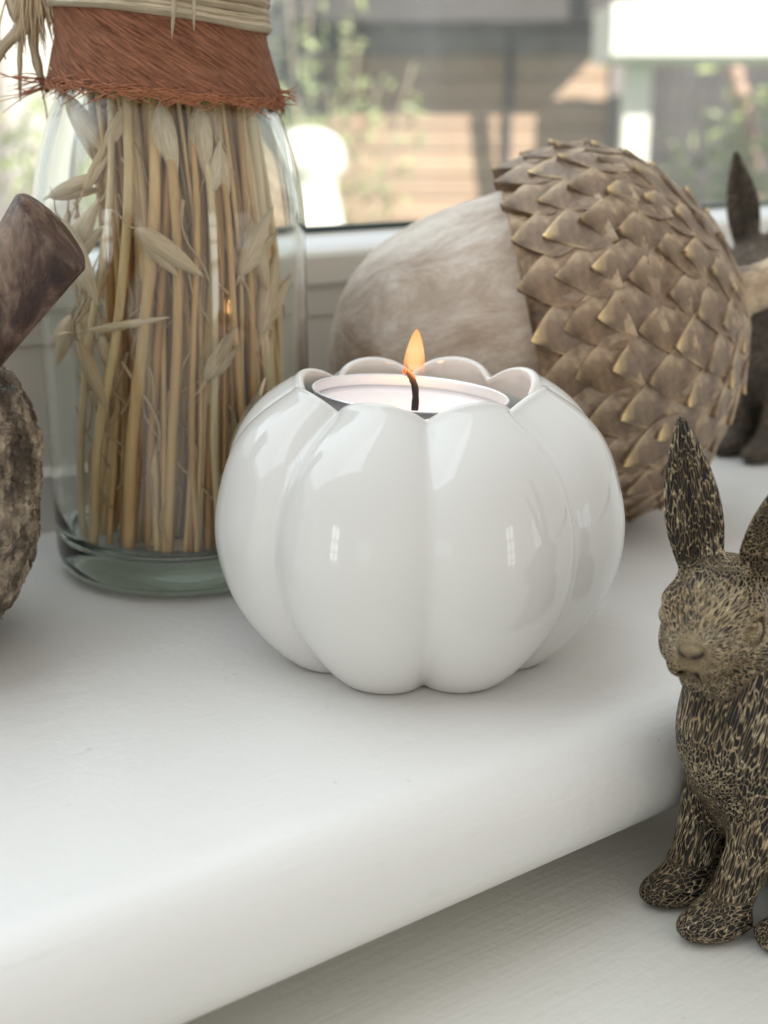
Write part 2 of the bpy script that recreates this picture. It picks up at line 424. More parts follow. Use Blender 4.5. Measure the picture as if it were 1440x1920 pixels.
pump = tag(empty('pumpkin_tealight_holder', (PX, PY, 0.0), (0, 0, R(-90+2))), 'glossy white ceramic tealight holder shaped like an eight-lobed pumpkin', 'candle holder')
mesh('ceramic_body', Vp, Fp, cer.m, pump)

tl = tag(empty('tealight', (PX-.27, PY+.02, 3.86), (R(-1.5), R(4.0), 0)), 'lit white tealight in a thin metal cup inside the ceramic pumpkin', 'candle')
alu = M('thin_aluminium'); alu.set(base=(0.86, 0.87, 0.89), metal=0.75, rough=0.42); alu.bump(alu.noise(alu.coord(scale=(1, 1, .3)), 150, 2), 0.3, 0.02)
cupp = [(0.02, 0.03), (1.7, 0.03), (1.82, 0.0), (1.88, 0.06)]+[(1.89+0.006*k, 0.1+1.42*k/10) for k in range(11)]+[(1.99, 1.55), (1.995, 1.575), (1.975, 1.59), (1.945, 1.575), (1.935, 1.54), (1.93, 1.2), (1.88, .15), (0.02, 0.09)]
mesh('metal_cup', *lathe(cupp, 96), alu.m, tl)
wax = M('candle_wax'); wax.set(base=wax.mix(wax.noise(wax.coord(), 60, 4), (0.86, 0.84, 0.87), (0.90, 0.88, 0.90)), rough=0.22, sss=0.25)
wax.p.inputs['Subsurface Radius'].default_value = (0.004, 0.003, 0.003); wax.bump(wax.noise(wax.coord(), 90, 3), 0.35, 0.04)
wp = [(0.02, 1.03), (0.10, 1.04), (0.30, 1.055), (0.42, 1.065), (0.46, 1.10), (0.52, 1.135), (0.65, 1.15), (0.8, 1.17), (1.2, 1.20), (1.6, 1.22), (1.8, 1.27), (1.89, 1.36), (1.90, 1.1)]
mesh('wax', *lathe(wp, 96), wax.m, tl)
pool = M('molten_wax'); pool.set(base=(0.80, 0.78, 0.80), rough=0.03, coat=1.0)
mesh('molten_pool', *lathe([(0.02, 1.085), (0.3, 1.085), (0.455, 1.08), (0.46, 1.0)], 48), pool.m, tl)
wk = M('charred_wick'); g = wk.n('ShaderNodeTexCoord'); sx = wk.n('ShaderNodeSeparateXYZ'); wk.l(g.outputs['Generated'], sx.inputs[0])
wk.set(base=wk.ramp(sx.outputs[2], [(0.0, (0.75, 0.68, 0.6)), (0.16, (0.55, 0.42, 0.32)), (0.24, (0.015, 0.012, 0.01)), (0.75, (0.02, 0.012, 0.008)), (0.9, (0.16, 0.07, 0.03))]), rough=0.85)
wk.bump(wk.noise(wk.coord(), 900, 2), 0.9, 0.03)
wpts = bez([(0.09, -0.2, 1.02), (0.10, -0.2, 1.3), (0.09, -0.2, 1.58), (0.04, -0.2, 1.80), (-0.06, -0.2, 1.98), (-0.14, -0.2, 2.02)], 18)
mesh('wick', *tube(wpts, [0.10, .095, .085, .075, .072, .07, .07, .068, .07, .07, .07, .068, .066, .064, .064, .07, .08, .06], 10, wob=0.3), wk.m, tl)
em = M('ember'); em.p.inputs['Emission Color'].default_value = (1, 0.10, 0.02, 1); em.p.inputs['Emission Strength'].default_value = 1.6; em.set(base=(0.1, 0.02, 0.01))
mesh('ember', *tube([(-0.12, -0.2, 2.01), (-0.155, -0.2, 2.015), (-0.18, -0.2, 1.985)], [0.07, 0.075, 0.03], 8, wob=.4), em.m, tl)
# flame: a hollow teardrop of glowing gas, clear at its foot
fl = M('flame_gas'); fl.t.nodes.remove(fl.p)
g = fl.n('ShaderNodeTexCoord'); sx = fl.n('ShaderNodeSeparateXYZ'); fl.l(g.outputs['Generated'], sx.inputs[0])
e = fl.n('ShaderNodeEmission'); e.inputs[1].default_value = 1.15
fl.l(fl.ramp(sx.outputs[2], [(0.0, (1.0, 0.55, 0.35)), (0.25, (1.0, 0.50, 0.24)), (0.42, (1.0, 0.46, 0.16)), (0.65, (1.0, 0.60, 0.27)), (0.85, (1.0, 0.50, 0.18)), (1.0, (1.0, 0.36, 0.09))]), e.inputs[0])
tr = fl.n('ShaderNodeBsdfTransparent'); mx = fl.n('ShaderNodeMixShader')
fl.l(fl.ramp(sx.outputs[2], [(0.0, 0.0), (0.22, 0.06), (0.42, 0.50), (0.60, 0.62), (1.0, 0.60)]), mx.inputs[0]).l(tr.outputs[0], mx.inputs[1]).l(e.outputs[0], mx.inputs[2]).l(mx.outputs[0], fl.out.inputs[0])
fprof = [(0.005, 0)]+[(0.215*math.sin(math.pi*min(1, (k/26))**0.62)**0.62, 1.14*k/26) for k in range(1, 26)]+[(0.004, 1.14)]
mesh('flame', *lathe(fprof, 40), fl.m, tl, (0.02, -0.16, 1.74))
fc = M('flame_core'); fc.t.nodes.remove(fc.p); e = fc.n('ShaderNodeEmission'); e.inputs[0].default_value = (1, 0.74, 0.36, 1); e.inputs[1].default_value = 1.2
tr = fc.n('ShaderNodeBsdfTransparent'); mx = fc.n('ShaderNodeMixShader'); mx.inputs[0].default_value = 0.28
fc.l(tr.outputs[0], mx.inputs[1]).l(e.outputs[0], mx.inputs[2]).l(mx.outputs[0], fc.out.inputs[0])
for q_ in (.72, .5): mesh('flame_core', *lathe([(r0*q_, z0*q_) for r0, z0 in fprof], 32), fc.m, tl, (0.02, -0.16, 2.02+.06*(1-q_)))
fo = bpy.data.lights.new('flame_glow', 'POINT'); fo.energy = 0.010; fo.color = (1, 0.5, 0.2); fo.shadow_soft_size = 0.002
ob = bpy.data.objects.new('flame_glow', fo); link(ob); ob.location = Vector((PX-.02, PY-.15, 6.1))*CM

# ------------------------------------------------------------------ bottle of oat straw
JX, JY = -5.0, 30.7
bot = tag(empty('glass_bottle', (JX, JY, 0.0)), 'clear glass bottle of dry oat straw, its neck wrapped in rust brown fibre', 'bottle')
gb = M('bottle_glass'); gb.t.nodes.remove(gb.p)
g1 = gb.n('ShaderNodeBsdfGlass'); g1.inputs['IOR'].default_value = 1.45; g1.inputs['Roughness'].default_value = 0.0
g1.inputs['Color'].default_value = (0.985, 0.995, 0.99, 1)
bp = gb.n('ShaderNodeBump'); bp.inputs['Strength'].default_value = 0.25; bp.inputs['Distance'].default_value = 0.0012
gb.l(gb.noise(gb.coord(scale=(1, 1, .45)), 22, 2), bp.inputs['Height']).l(bp.outputs[0], g1.inputs['Normal'])
va = gb.n('ShaderNodeVolumeAbsorption'); va.inputs['Color'].default_value = (0.62, 0.80, 0.72, 1); va.inputs['Density'].default_value = 15
gb.l(g1.outputs[0], gb.out.inputs['Surface']).l(va.outputs[0], gb.out.inputs['Volume'])
outer = [(0.02, 0.16), (1.6, 0.14), (2.2, 0.06), (2.5, 0.004), (2.75, 0.03), (2.98, 0.14), (3.12, 0.34), (3.17, 0.62), (3.17, 0.9)]
outer += [(3.17, 0.9+6.3*k/8) for k in range(1, 9)]
sh = [(3.17, 7.8), (3.16, 8.3), (3.11, 8.9), (3.01, 9.5), (2.85, 10.1), (2.64, 10.7), (2.43, 11.2), (2.29, 11.6), (2.2, 12.0), (2.17, 12.8), (2.16, 13.8), (2.22, 14.4), (2.34, 14.6), (2.36, 15.2), (2.28, 15.35)]
outer += sh
inner = [(2.05, 15.3), (1.98, 15.0), (1.96, 13.5), (1.98, 12.0), (2.2, 11.2), (2.42, 10.7), (2.63, 10.1), (2.79, 9.5), (2.89, 8.9), (2.94, 8.3), (2.95, 7.7), (2.95, 6), (2.95, 4), (2.95, 2), (2.95, 1.3), (2.88, 1.02), (2.65, 0.88), (2.2, 0.83), (1.2, 0.88), (0.02, 0.93)]
mesh('glass_body', *lathe(outer+inner, 128), gb.m, bot)

strawm = M('dry_straw'); oi = strawm.n('ShaderNodeObjectInfo'); tcg = strawm.coord(scale=(1, 1, 0.06))
fn = strawm.noise(tcg, 420, 4, 0.6); bl = strawm.noise(strawm.coord(), 45, 3)
c1 = strawm.ramp(oi.outputs['Random'], [(0.0, (0.50, 0.26, 0.10)), (0.25, (0.82, 0.52, 0.23)), (0.65, (0.93, 0.70, 0.38)), (1.0, (0.95, 0.80, 0.53))])
c2 = strawm.mix(strawm.ramp(fn, [(0.35, 1), (0.65, 0)]), c1, (0.40, 0.23, 0.10)); 
c3 = strawm.mix(strawm.math('MULTIPLY', strawm.ramp(bl, [(0.5, 0), (0.75, 1)]), 0.5), c2, (0.24, 0.13, 0.06))
strawm.set(base=strawm.mix(0.45, c1, c3), rough=0.55, spec=0.35); strawm.bump(fn, 0.5, 0.02)
huskm = M('oat_husk_skin'); oi = huskm.n('ShaderNodeObjectInfo'); at = huskm.n('ShaderNodeAttribute', attribute_name='flow')
fn = huskm.noise(at.outputs['Vector'], 1.0, 3, 0.6)
c1 = huskm.ramp(oi.outputs['Random'], [(0, (0.76, 0.56, 0.34)), (1, (0.90, 0.75, 0.54))])
huskm.set(base=huskm.mix(huskm.ramp(fn, [(0.4, 0.55), (0.62, 0)]), c1, (0.48, 0.32, 0.17)), rough=0.5); huskm.bump(fn, 0.7, 0.02)

STRAWS = 'dry oat straws standing in the bottle'
def straw(pts, r, label):
    b = Vector(pts[0]); n = 26; P = bez([Vector(p)-b for p in pts], n)
    nodes = [random.randint(3, n-4) for _ in range(2)]
    rad = [r*(1-.18*i/n)*(1.16 if i in nodes else 1.0) for i in range(n)]
    o = mesh('oat_straw', *tube(P, rad, 8, flat=random.uniform(.75, 1)), strawm.m, loc=(JX+b.x, JY+b.y, b.z))
    return tag(o, label, 'straw', STRAWS)
PLAIN = 'dry golden oat straw standing inside the glass bottle'
# front straws, read off the photograph: (bottom x,y) (mid) (top) relative to the bottle axis
front = [([(-0.05, -2.45, .95), (0.18, -2.45, 3.6), (0.42, -2.4, 6.3), (0.45, -2.1, 8.8), (0.2, -1.5, 11.5)], .15, 'pale straight oat straw in front centre, reaching lowest in the bottle'),
         ([(-1.85, -2.0, .95), (-1.55, -2.1, 3.5), (-0.95, -2.3, 6), (-0.55, -2.2, 8.8), (-.55, -1.4, 11.5)], .17, PLAIN),
         ([(-1.0, -2.2, 1.0), (-.75, -2.3, 3.5), (-.35, -2.35, 6), (0.0, -2.1, 8.8), (.0, -1.4, 11.5)], .19, PLAIN),
         ([(-2.2, -1.5, 1.0), (-2.05, -1.6, 3.5), (-1.6, -1.9, 6), (-1.0, -1.9, 8.8), (-.9, -1.4, 11.5)], .14, PLAIN),
         ([(0.65, -2.45, 1.0), (0.62, -2.4, 3.5), (0.75, -2.35, 6), (.9, -2.0, 8.8), (.7, -1.4, 11.5)], .11, PLAIN),
         ([(1.15, -2.35, 1.0), (1.1, -2.3, 3.5), (1.2, -2.2, 6), (1.2, -1.9, 8.8), (.9, -1.3, 11.5)], .14, PLAIN),
         ([(-.55, -2.0, 1.0), (-.35, -2.1, 3.5), (-.05, -2.1, 6), (.25, -1.9, 8.8), (.4, -1.3, 11.5)], .16, PLAIN),
         ([(1.9, -1.9, 1.0), (1.75, -1.9, 3.5), (1.6, -1.9, 6), (1.5, -1.6, 8.8), (1.1, -1.0, 11.5)], .13, PLAIN)]
for pts, r, lab in front: straw(pts, r*.8, lab)
for k in range(200):
    a = random.uniform(0, 2*math.pi); rr = 2.6*math.sqrt(random.random())
    if k > 92: a = random.uniform(-math.pi*1.02, math.pi*.02); rr = random.uniform(1.5, 2.6)
    bx, by = rr*math.cos(a)+0.18, rr*math.sin(a)
    if bx < -2.0 and by < 0: bx += .3
    q = math.hypot(bx, by)
    if q > 2.6: bx *= 2.6/q; by *= 2.6/q
    top = (bx*.62+random.uniform(-.6, .6)+.05, by*.5+random.uniform(-.3, .3), random.uniform(11.2, 14))
    q = math.hypot(top[0], top[1])
    if q > 1.7: top = (top[0]*1.7/q, top[1]*1.7/q, top[2])
    mid = [(bx*(1-t)+top[0]*t+random.uniform(-.12, .12)+.25*math.sin(t*3), by*(1-t)+top[1]*t+random.uniform(-.12, .12), 1+(top[2]-1)*t) for t in (.3, .6)]
    r_ = random.choice([.05, .06, .07, .08, .09, .10, .12, .14])
    side = 'near the left wall' if bx < -1.3 else 'near the right wall' if bx > 1.3 else 'in the middle'
    straw([(bx, by, 1.0), mid[0], mid[1], top], r_, '%s oat straw %s of the bottle, in the %s of the bundle' % ('thin' if r_ < .085 else 'stout', side, 'front' if by < 0 else 'back'))

def blade(L, W, curl=0.35, n=14, m=7):
    V = []; fl = []
    for s, off in ((1, 0.0), (-1, -0.025)):
        for i in range(n):
            t = i/(n-1); w = W*0.5*(math.sin(math.pi*min(1, t**0.8*1.0))**0.8)*(1-.25*t)+0.008
            for j in range(m):
                q = j/(m-1)*2-1
                V.append((w*q, -(1-q*q)*w*curl*2-off*0-(.0 if s > 0 else -.02)+0.08*t*t*L*.3, L*t)); fl.append((q*7+j*.0, i*.25, s))
    F = grid_faces(n, m, wrap=False)+[tuple(reversed([x+n*m for x in f])) for f in grid_faces(n, m, wrap=False)]
    return V, F, fl
HUSKS = 'loose oat husks among the straws'
def husk(pos, direction, L, W, label, face=(0, -1, 0), double=True):
    d = Vector(direction).normalized(); f = Vector(face); x = d.cross(f).normalized(); y = d.cross(x)
    # blade +z along d, blade -y (bulge) towards the viewer side
    y = -f+d*f.dot(d); y.normalize(); x = y.cross(d)
    Mx = Matrix((x, y, d)).transposed()
    parts = []; fl = []
    for k, (tilt, sc_) in enumerate(((0, 1), (14, .78)) if double else ((0, 1),)):
        V, F, a = blade(L*sc_, W*(1 if k == 0 else .75))
        Rm = Matrix.Rotation(R(tilt), 3, 'Y'); V = [Mx @ (Rm @ Vector(p)+Vector((0, .05*k, 0))) for p in V]
        parts.append((V, F)); fl += a
    ped = tube([Mx @ Vector(p) for p in ((0, 0, .02), (0.03, 0, -.15), (-.05, 0, -.45), (-.02, 0, -.7))], [.03, .022, .018, .012], 5)
    parts.append(ped); fl += [(0, 0, 0)]*len(ped[0])
    V, F = join(parts)
    o = mesh('oat_husk', V, F, huskm.m, loc=(JX+pos[0], JY+pos[1], pos[2]), attrs={'flow': fl})
    return tag(o, label, 'oat husk', HUSKS)
husk((-.35, -2.62, 8.45), (1.15, 0.02, -.85), 1.75, .50, 'pair of pale oat husks pointing down right in front of the tallest straws')
husk((-2.0, -2.05, 8.6), (.62, -.25, -1.6), 2.0, .50, 'long pale oat husk hanging at the left of the bottle, above a smaller one')
husk((-1.55, -2.45, 6.2), (1.9, .0, .32), 1.85, .20, 'narrow oat husk lying almost level across the straws', double=False)
husk((-1.75, -2.35, 6.0), (.55, 0, -1.7), 1.75, .36, 'slim oat husk hanging below the level one', double=False)
husk((.98, -2.55, 5.1), (.75, 0, 1.25), 1.45, .38, 'oat husk pointing up right beside the flame reflection in the bottle')
husk((1.45, -2.35, 3.2), (.85, .1, 1.85), 2.1, .40, 'long oat husk low on the right side of the bottle')
husk((-2.25, -1.6, 7.4), (.95, -.2, 1.5), 1.9, .55, 'broad oat husk leaning up right behind the hanging one at left')
husk((-2.5, -1.2, 9.0), (1.5, .1, .6), 1.6, .36, 'oat husk reaching right near the top left of the bottle')
husk((-2.1, -1.4, 6.4), (-.5, .1, -1.3), 1.3, .4, 'oat husk touching the glass at the left of the bottle')
husk((-2.0, -1.0, 11.2), (.9, 0, -1.4), 2.0, .4, 'oat husk high at the left under the brown wrap')
husk((1.7, -1.6, 7.3), (.75, 0, 1.5), 1.7, .42, 'oat husk leaning up right near the right wall of the bottle')
husk((.2, -1.9, 11.0), (.25, 0, -1.6), 1.7, .46, 'oat husk pointing down just under the middle of the wrap')
husk((1.0, -1.75, 11.0), (.1, 0, -1.6), 1.7, .46, 'oat husk pointing down right of the middle one under the wrap')
husk((2.1, -1.2, 5.9), (.35, 0, 1.8), 2.0, .46, 'upright oat husk close to the right wall of the bottle')
husk((2.0, -1.45, 8.5), (.3, 0.1, -1.6), 1.6, .42, 'oat husk hanging at the upper right of the bottle')
husk((-.5, -1.9, .98), (1.55, .15, .02), 1.5, .42, 'reddish oat husk lying on the floor of the bottle', face=(0, -.25, 1))

rh_ = random.Random(5)
for k in range(20):
    side = -1 if k % 5 < 3 else 1; zz = rh_.uniform(4.2, 10.2); rad_ = rh_.uniform(2.1, 2.45)*(1 if zz < 8.5 else 1-.09*(zz-8.5)); an = math.pi*1.5+side*rh_.uniform(.45, 1.35)
    dx = rh_.uniform(-.9, .9)*.6-side*.25
    husk((rad_*math.cos(an), rad_*math.sin(an), zz), (dx, .1, rh_.choice([-1.4, 1.3])), rh_.uniform(1.0, 1.7), rh_.uniform(.26, .42),
         'oat husk tangled among the straws near the %s wall of the bottle' % ('left' if side < 0 else 'right'), face=(math.cos(an), math.sin(an), 0))
fibm = M('thin_fibre').set(base=(0.60, 0.44, 0.26), rough=0.6).m
parts = []
for k in range(150):
    a = random.uniform(math.pi*1.02, math.pi*1.98) if k < 130 else random.uniform(0, 6.28); rr = random.uniform(1.6, 2.6)
    p = Vector((rr*math.cos(a), rr*math.sin(a), random.uniform(1.5, 10))); L = random.uniform(.8, 2.6)
    pts = [p]
    d = Vector((random.uniform(-.4, .4), random.uniform(-.1, .1), -1 if random.random() < .7 else 1))
    for _ in range(4):
        d = (d+Vector((random.uniform(-.5, .5), random.uniform(-.15, .15), 0))).normalized(); pts.append(pts[-1]+d*L/4)
    ok = all(math.hypot(q.x, q.y) < (2.75 if q.z < 8 else 2.75-(q.z-8)*.32) and q.z > 1 for q in pts)
    if ok: parts.append(tube(bez(pts, 14), [.018+.02*random.random()]*14, 4))
for k in range(60):
    a = random.uniform(0, 6.28); rr = random.uniform(.3, 2.5); p = Vector((rr*math.cos(a), rr*math.sin(a), .97+random.uniform(0, .04))); t_ = random.uniform(0, 6.28); L = random.uniform(.08, .35)
    parts.append(tube([p, p+Vector((math.cos(t_)*L, math.sin(t_)*L, .02))], [random.uniform(.015, .045)]*2, 5))
fo = mesh('straw_fibres', *join(parts), fibm, loc=(JX, JY, 0)); tag(fo, 'thin curling fibres between the straws in the bottle', 'fibres', kind='stuff')

# fibre wrap round the neck
hidem = M('rust_fibre_wrap'); o = hidem.coord('Generated')
at = hidem.n('ShaderNodeAttribute', attribute_name='flow')
mp = hidem.n('ShaderNodeMapping'); mp.inputs['Scale'].default_value = (1.0, 1, 1); hidem.l(at.outputs['Vector'], mp.inputs[0])
f1 = hidem.noise(mp.outputs[0], 1.6, 5, 0.65, 0.6); f2 = hidem.noise(mp.outputs[0], 5, 3, 0.6)
big = hidem.noise(at.outputs['Vector'], 0.9, 4)
col = hidem.mix(hidem.ramp(f1, [(0.36, 0), (0.62, 1)]), (0.12, 0.042, 0.02), (0.38, 0.155, 0.08))
col = hidem.mix(hidem.math('MULTIPLY', hidem.ramp(big, [(0.45, 0), (0.7, 1)]), .45), col, (0.42, 0.20, 0.13))
hidem.set(base=col, rough=0.7, spec=0.25); bb = hidem.bump(f1, 0.9, 0.12); hidem.bump(f2, 0.5, 0.04, bb)
NS = 240; rows = 22; V = []; fl = []
def wrap_edge(a):
    lo = 11.18-0.24*math.cos(a)+0.10*mnoise.noise(Vector((math.cos(a)*2.2, math.sin(a)*2.2, 3)))+0.05*mnoise.noise(Vector((math.cos(a)*9, math.sin(a)*9, 1)))+.03*random.random()
    hi = 12.92-0.25*math.cos(a)
    return lo, hi
def neck_r(z): return 2.22+0.26*max(0, min(1, (12.4-z)/1.3))
for k in range(NS):
    a = 2*math.pi*k/NS; lo, hi = wrap_edge(a)
    flare = 0.16*math.exp(-((a-0.15)/.25)**2)+0.16*math.exp(-((a-6.28-0.15)/.25)**2)+.08*math.exp(-((a-3.3)/.3)**2)
    for side in (0, 1):
        for j in range(rows):
            t = j/(rows-1); t2 = t if side == 0 else 1-t; z = lo+(hi-lo)*t2
            r = neck_r(z)+(0.13 if side == 0 else .04)+flare*(1-t2)**3+0.04*mnoise.noise(Vector((math.cos(a)*3, math.sin(a)*3, z*1.5)))+0.012*mnoise.noise(Vector((a*25+z*9, z*4, 0)))
            V.append((r*math.cos(a), r*math.sin(a), z)); fl.append(((a*2.4*.86-z*.5)*1.0, (a*2.4*.5+z*.86)*12, 0))
n2 = rows*2
F = []
for k in range(NS):
    for j in range(n2): 
        a_ = k*n2+j; b_ = k*n2+(j+1) % n2; c_ = ((k+1) % NS)*n2+(j+1) % n2; d_ = ((k+1) % NS)*n2+j
        F.append((a_, d_, c_, b_))
wrap = mesh('fibre_wrap', V, F, hidem.m, bot, attrs={'flow': fl})
fringem = M('rust_fringe').set(base=(0.34, 0.13, 0.06), rough=0.7).m
parts = []
for k in range(520):
    a = random.uniform(0, 2*math.pi) if k < 380 else random.uniform(math.pi, 2*math.pi); lo, hi = wrap_edge(a)
    sgn = random.choice([-1, 1, 1]); L = random.uniform(.15, .6)*(1 if random.random() < .85 else 1.6)
    z0 = lo+random.uniform(-.02, .12); P = []
    dz = random.uniform(-.55, .12)
    for i in range(5):
        t = i/4; aa = a+sgn*t*L/2.5; z = z0+dz*t*L+random.uniform(-.01, .01); r = neck_r(z)+.15+.05*t+random.uniform(-.01, .02)+.03
        P.append((r*math.cos(aa), r*math.sin(aa), z))
    parts.append(tube(P, [.022, .02, .016, .012, .006], 4))
# stray tuft ends at both sides
for k in range(26):
    s = random.choice([-1, -1, 1]); z = 11.1+(.25 if s < 0 else 0)+random.uniform(-.08, .25); L = random.uniform(.4, 1.1 if s < 0 else .5)
    p = Vector((s*2.62, -.5+random.uniform(-.3, .2), z)); dd = Vector((s, random.uniform(-.3, .1), random.uniform(-.6, .3)))
    parts.append(tube(bez([p, p+dd*L*.5, p+dd*L+Vector((0, 0, random.uniform(-.15, .15)))], 6), [.02, .018, .016, .012, .009, .005], 4))
fr_ = mesh('fringe', *join(parts), fringem, wrap); fr_['kind'] = 'stuff'

rafm = M('raffia'); at = rafm.n('ShaderNodeAttribute', attribute_name='flow')
fn = rafm.noise(at.outputs['Vector'], 1.0, 4, 0.6); oi = rafm.n('ShaderNodeObjectInfo')
c1 = rafm.ramp(oi.outputs['Random'], [(0, (0.50, 0.40, 0.26)), (1, (0.66, 0.57, 0.41))])
rafm.set(base=rafm.mix(rafm.ramp(fn, [(0.35, 0.85), (0.6, 0)]), c1, (0.28, 0.20, 0.11)), rough=0.5); rafm.bump(fn, 0.9, 0.05)
def raffia_loop(z0, tilt, width, r0, ph):
    V = []; fl = []; NSs = 160; m = 7
    for k in range(NSs):
        a = 2*math.pi*k/NSs; zc = z0-tilt*math.cos(a-ph)+.05*mnoise.noise(Vector((a*1.2, z0*3, 0)))
        ww = width*(1+.35*mnoise.noise(Vector((math.cos(a)*1.5, math.sin(a)*1.5, z0*7))))
        for j in range(m):
            q = 2*math.pi*j/m; 
            r = neck_r(zc)+r0+.065*math.cos(q)*(1+.8*mnoise.noise(Vector((a*4, q, z0)))); z = zc+ww/2*math.sin(q)
            V.append((r*math.cos(a), r*math.sin(a), z)); fl.append((a*2, q*3.0+z0*5, 0))
    F = []
    for k in range(NSs):
        for j in range(m):
            F.append((k*m+j, ((k+1) % NSs)*m+j, ((k+1) % NSs)*m+(j+1) % m, k*m+(j+1) % m))
    return mesh('raffia_strand', V, F, rafm.m, bot, attrs={'flow': fl})
for k in range(7):
    raffia_loop(12.86+k*.17, .26+random.uniform(-.05, .05), .20+random.uniform(-.03, .06), .14+random.uniform(0, .05), random.uniform(-.15, .15))
def ribbon(pts, wd, name='raffia_tail', mat=None, th=0.02, tw=0.0):
    n = 20; P = bez(pts, n); V = []; fl = []
    for i in range(n):
        t = (P[min(i+1, n-1)]-P[max(i-1, 0)]).normalized(); s = t.cross(Vector((math.sin(tw*i/n), -math.cos(tw*i/n), 0))).normalized(); nn = t.cross(s)
        ww = wd*(1-.85*(i/(n-1))**3)*(1+.12*math.sin(i*1.3))
        for q in ((-1, 0), (-.5, .6), (0, 1), (.5, .6), (1, 0), (0, -.8)):
            V.append(P[i]+s*q[0]*ww/2+nn*q[1]*th*2); fl.append((q[0]*4+wd*30, i*.25, q[1]))
    F = grid_faces(n, 6); F.append(tuple(range(5, -1, -1))); F.append(tuple(range((n-1)*6, n*6)))
    return mesh(name, V, F, mat or rafm.m, bot, attrs={'flow': fl})
ribbon([(.75, -2.62, 13.4), (.72, -2.75, 12.9), (.66, -2.78, 12.28)], .12, tw=.4)
ribbon([(1.15, -2.55, 13.4), (1.12, -2.66, 12.9), (1.1, -2.7, 12.42)], .10, tw=-.3)
# knot and tails at the left
K = Vector((-2.66, -.35, 12.95))
ribbon([K+Vector((.25, 0, .25)), K+Vector((-.2, 0, -.2)), K+Vector((-.9, -.1, -.85)), K+Vector((-1.7, -.2, -2.0)), K+Vector((-2.6, -.3, -3.1))], .30)
ribbon([K+Vector((.05, 0, .0)), K+Vector((-.15, 0, -.6)), K+Vector((-.05, -.05, -1.3)), K+Vector((.05, 0, -1.7))], .24)
ribbon([K+Vector((.0, 0, .2)), K+Vector((-.4, 0, -.5)), K+Vector((-.5, -.05, -1.3)), K+Vector((-.55, 0, -1.9))], .14)
ribbon([K+Vector((-.1, 0, 1.3)), K+Vector((-.45, 0, .9)), K+Vector((-.55, 0, .2)), K+Vector((-.4, 0, -.4))], .46)
ribbon([K+Vector((-.3, 0, 1.6)), K+Vector((-1.1, 0, 1.0)), K+Vector((-1.25, 0, .3)), K+Vector((-1.2, 0, -.3))], .30)
ribbon([K+Vector((-.3, 0, 1.6)), K+Vector((-1.5, 0, 1.2)), K+Vector((-1.8, 0, .6)), K+Vector((-1.75, 0, .2))], .22)
parts = []
for k in range(150):
    x = random.uniform(-.42, .38); p = K+Vector((x+.1, random.uniform(-.25, .15), .55+random.uniform(-.2, .3)))
    L = random.uniform(.7, 1.35)
    parts.append(tube(bez([p, p+Vector((x*.2, -.05, -L*.5)), p+Vector((x*.5+random.uniform(-.12, .12), 0, -L))], 6), [.03, .03, .025, .022, .016, .008], 4))
tf = mesh('raffia_tassel', *join(parts), M('tassel_fibre').set(base=(0.55, 0.42, 0.27), rough=0.6).m, bot); tf['kind'] = 'stuff'
parts = []
for s in ([(-.2, 0, -1.0), (.0, 0, -1.9), (.02, 0, -2.5)], [(.35, 0, -1.2), (.25, 0, -1.8), (.2, 0, -2.4)], [(-.6, 0, .5), (-.9, 0, -.4), (-.8, 0, -1.0)]):
    parts.append(tube(bez([K+Vector(p) for p in s], 8), [.02]*8, 4))
tf = mesh('loose_fibre', *join(parts), fibm, bot); tf['kind'] = 'stuff'

# ------------------------------------------------------------------ signed-distance sculpting
def nets(Fd, org, h):
    """surface nets: a quad mesh on the zero level of a sampled field"""
    s = Fd < 0; nx, ny, nz = Fd.shape
    corners = [(0, 0, 0), (1, 0, 0), (0, 1, 0), (1, 1, 0), (0, 0, 1), (1, 0, 1), (0, 1, 1), (1, 1, 1)]
    sub = lambda A, c: A[c[0]:nx-1+c[0], c[1]:ny-1+c[1], c[2]:nz-1+c[2]]
    cnt = sum(sub(s, c).astype(np.int8) for c in corners)
    act = (cnt > 0) & (cnt < 8)
    idx = np.full(act.shape, -1, np.int64); I = np.argwhere(act); idx[act] = np.arange(len(I))
    cv = np.stack([Fd[I[:, 0]+c[0], I[:, 1]+c[1], I[:, 2]+c[2]] for c in corners], 1)
    acc = np.zeros((len(I), 3)); n = np.zeros(len(I))
    for a_ in range(8):
        for b_ in range(a_+1, 8):
            ca, cb = np.array(corners[a_]), np.array(corners[b_])
            if np.abs(ca-cb).sum() != 1: continue
            fa, fb = cv[:, a_], cv[:, b_]; x = (fa < 0) != (fb < 0)
            t = np.where(x, fa/np.where(x, fa-fb, 1), 0)
            acc += np.where(x[:, None], ca+(cb-ca)*t[:, None], 0); n += x
    P = (I+acc/n[:, None])*h+np.array(org)
    Q = []
    for ax in range(3):
        sh = [slice(None)]*3; sh2 = [slice(None)]*3; sh[ax] = slice(0, -1); sh2[ax] = slice(1, None)
        A, B = s[tuple(sh)], s[tuple(sh2)]
        ed = np.argwhere(A != B); u, v_ = [(1, 2), (2, 0), (0, 1)][ax]
        ok = (ed[:, u] > 0) & (ed[:, v_] > 0) & (ed[:, u] < Fd.shape[u]-1) & (ed[:, v_] < Fd.shape[v_]-1); ed = ed[ok]
        ins = A[tuple(ed.T)]
        def at_(du, dv):
            e_ = ed.copy(); e_[:, u] += du; e_[:, v_] += dv; return idx[tuple(e_.T)]
        q = np.stack([at_(-1, -1), at_(0, -1), at_(0, 0), at_(-1, 0)], 1); q[~ins] = q[~ins][:, ::-1]; Q.append(q)
    return P, np.concatenate(Q)
def smin(a, b, k):
    h_ = np.clip(0.5+0.5*(b-a)/k, 0, 1); return b+(a-b)*h_-k*h_*(1-h_)
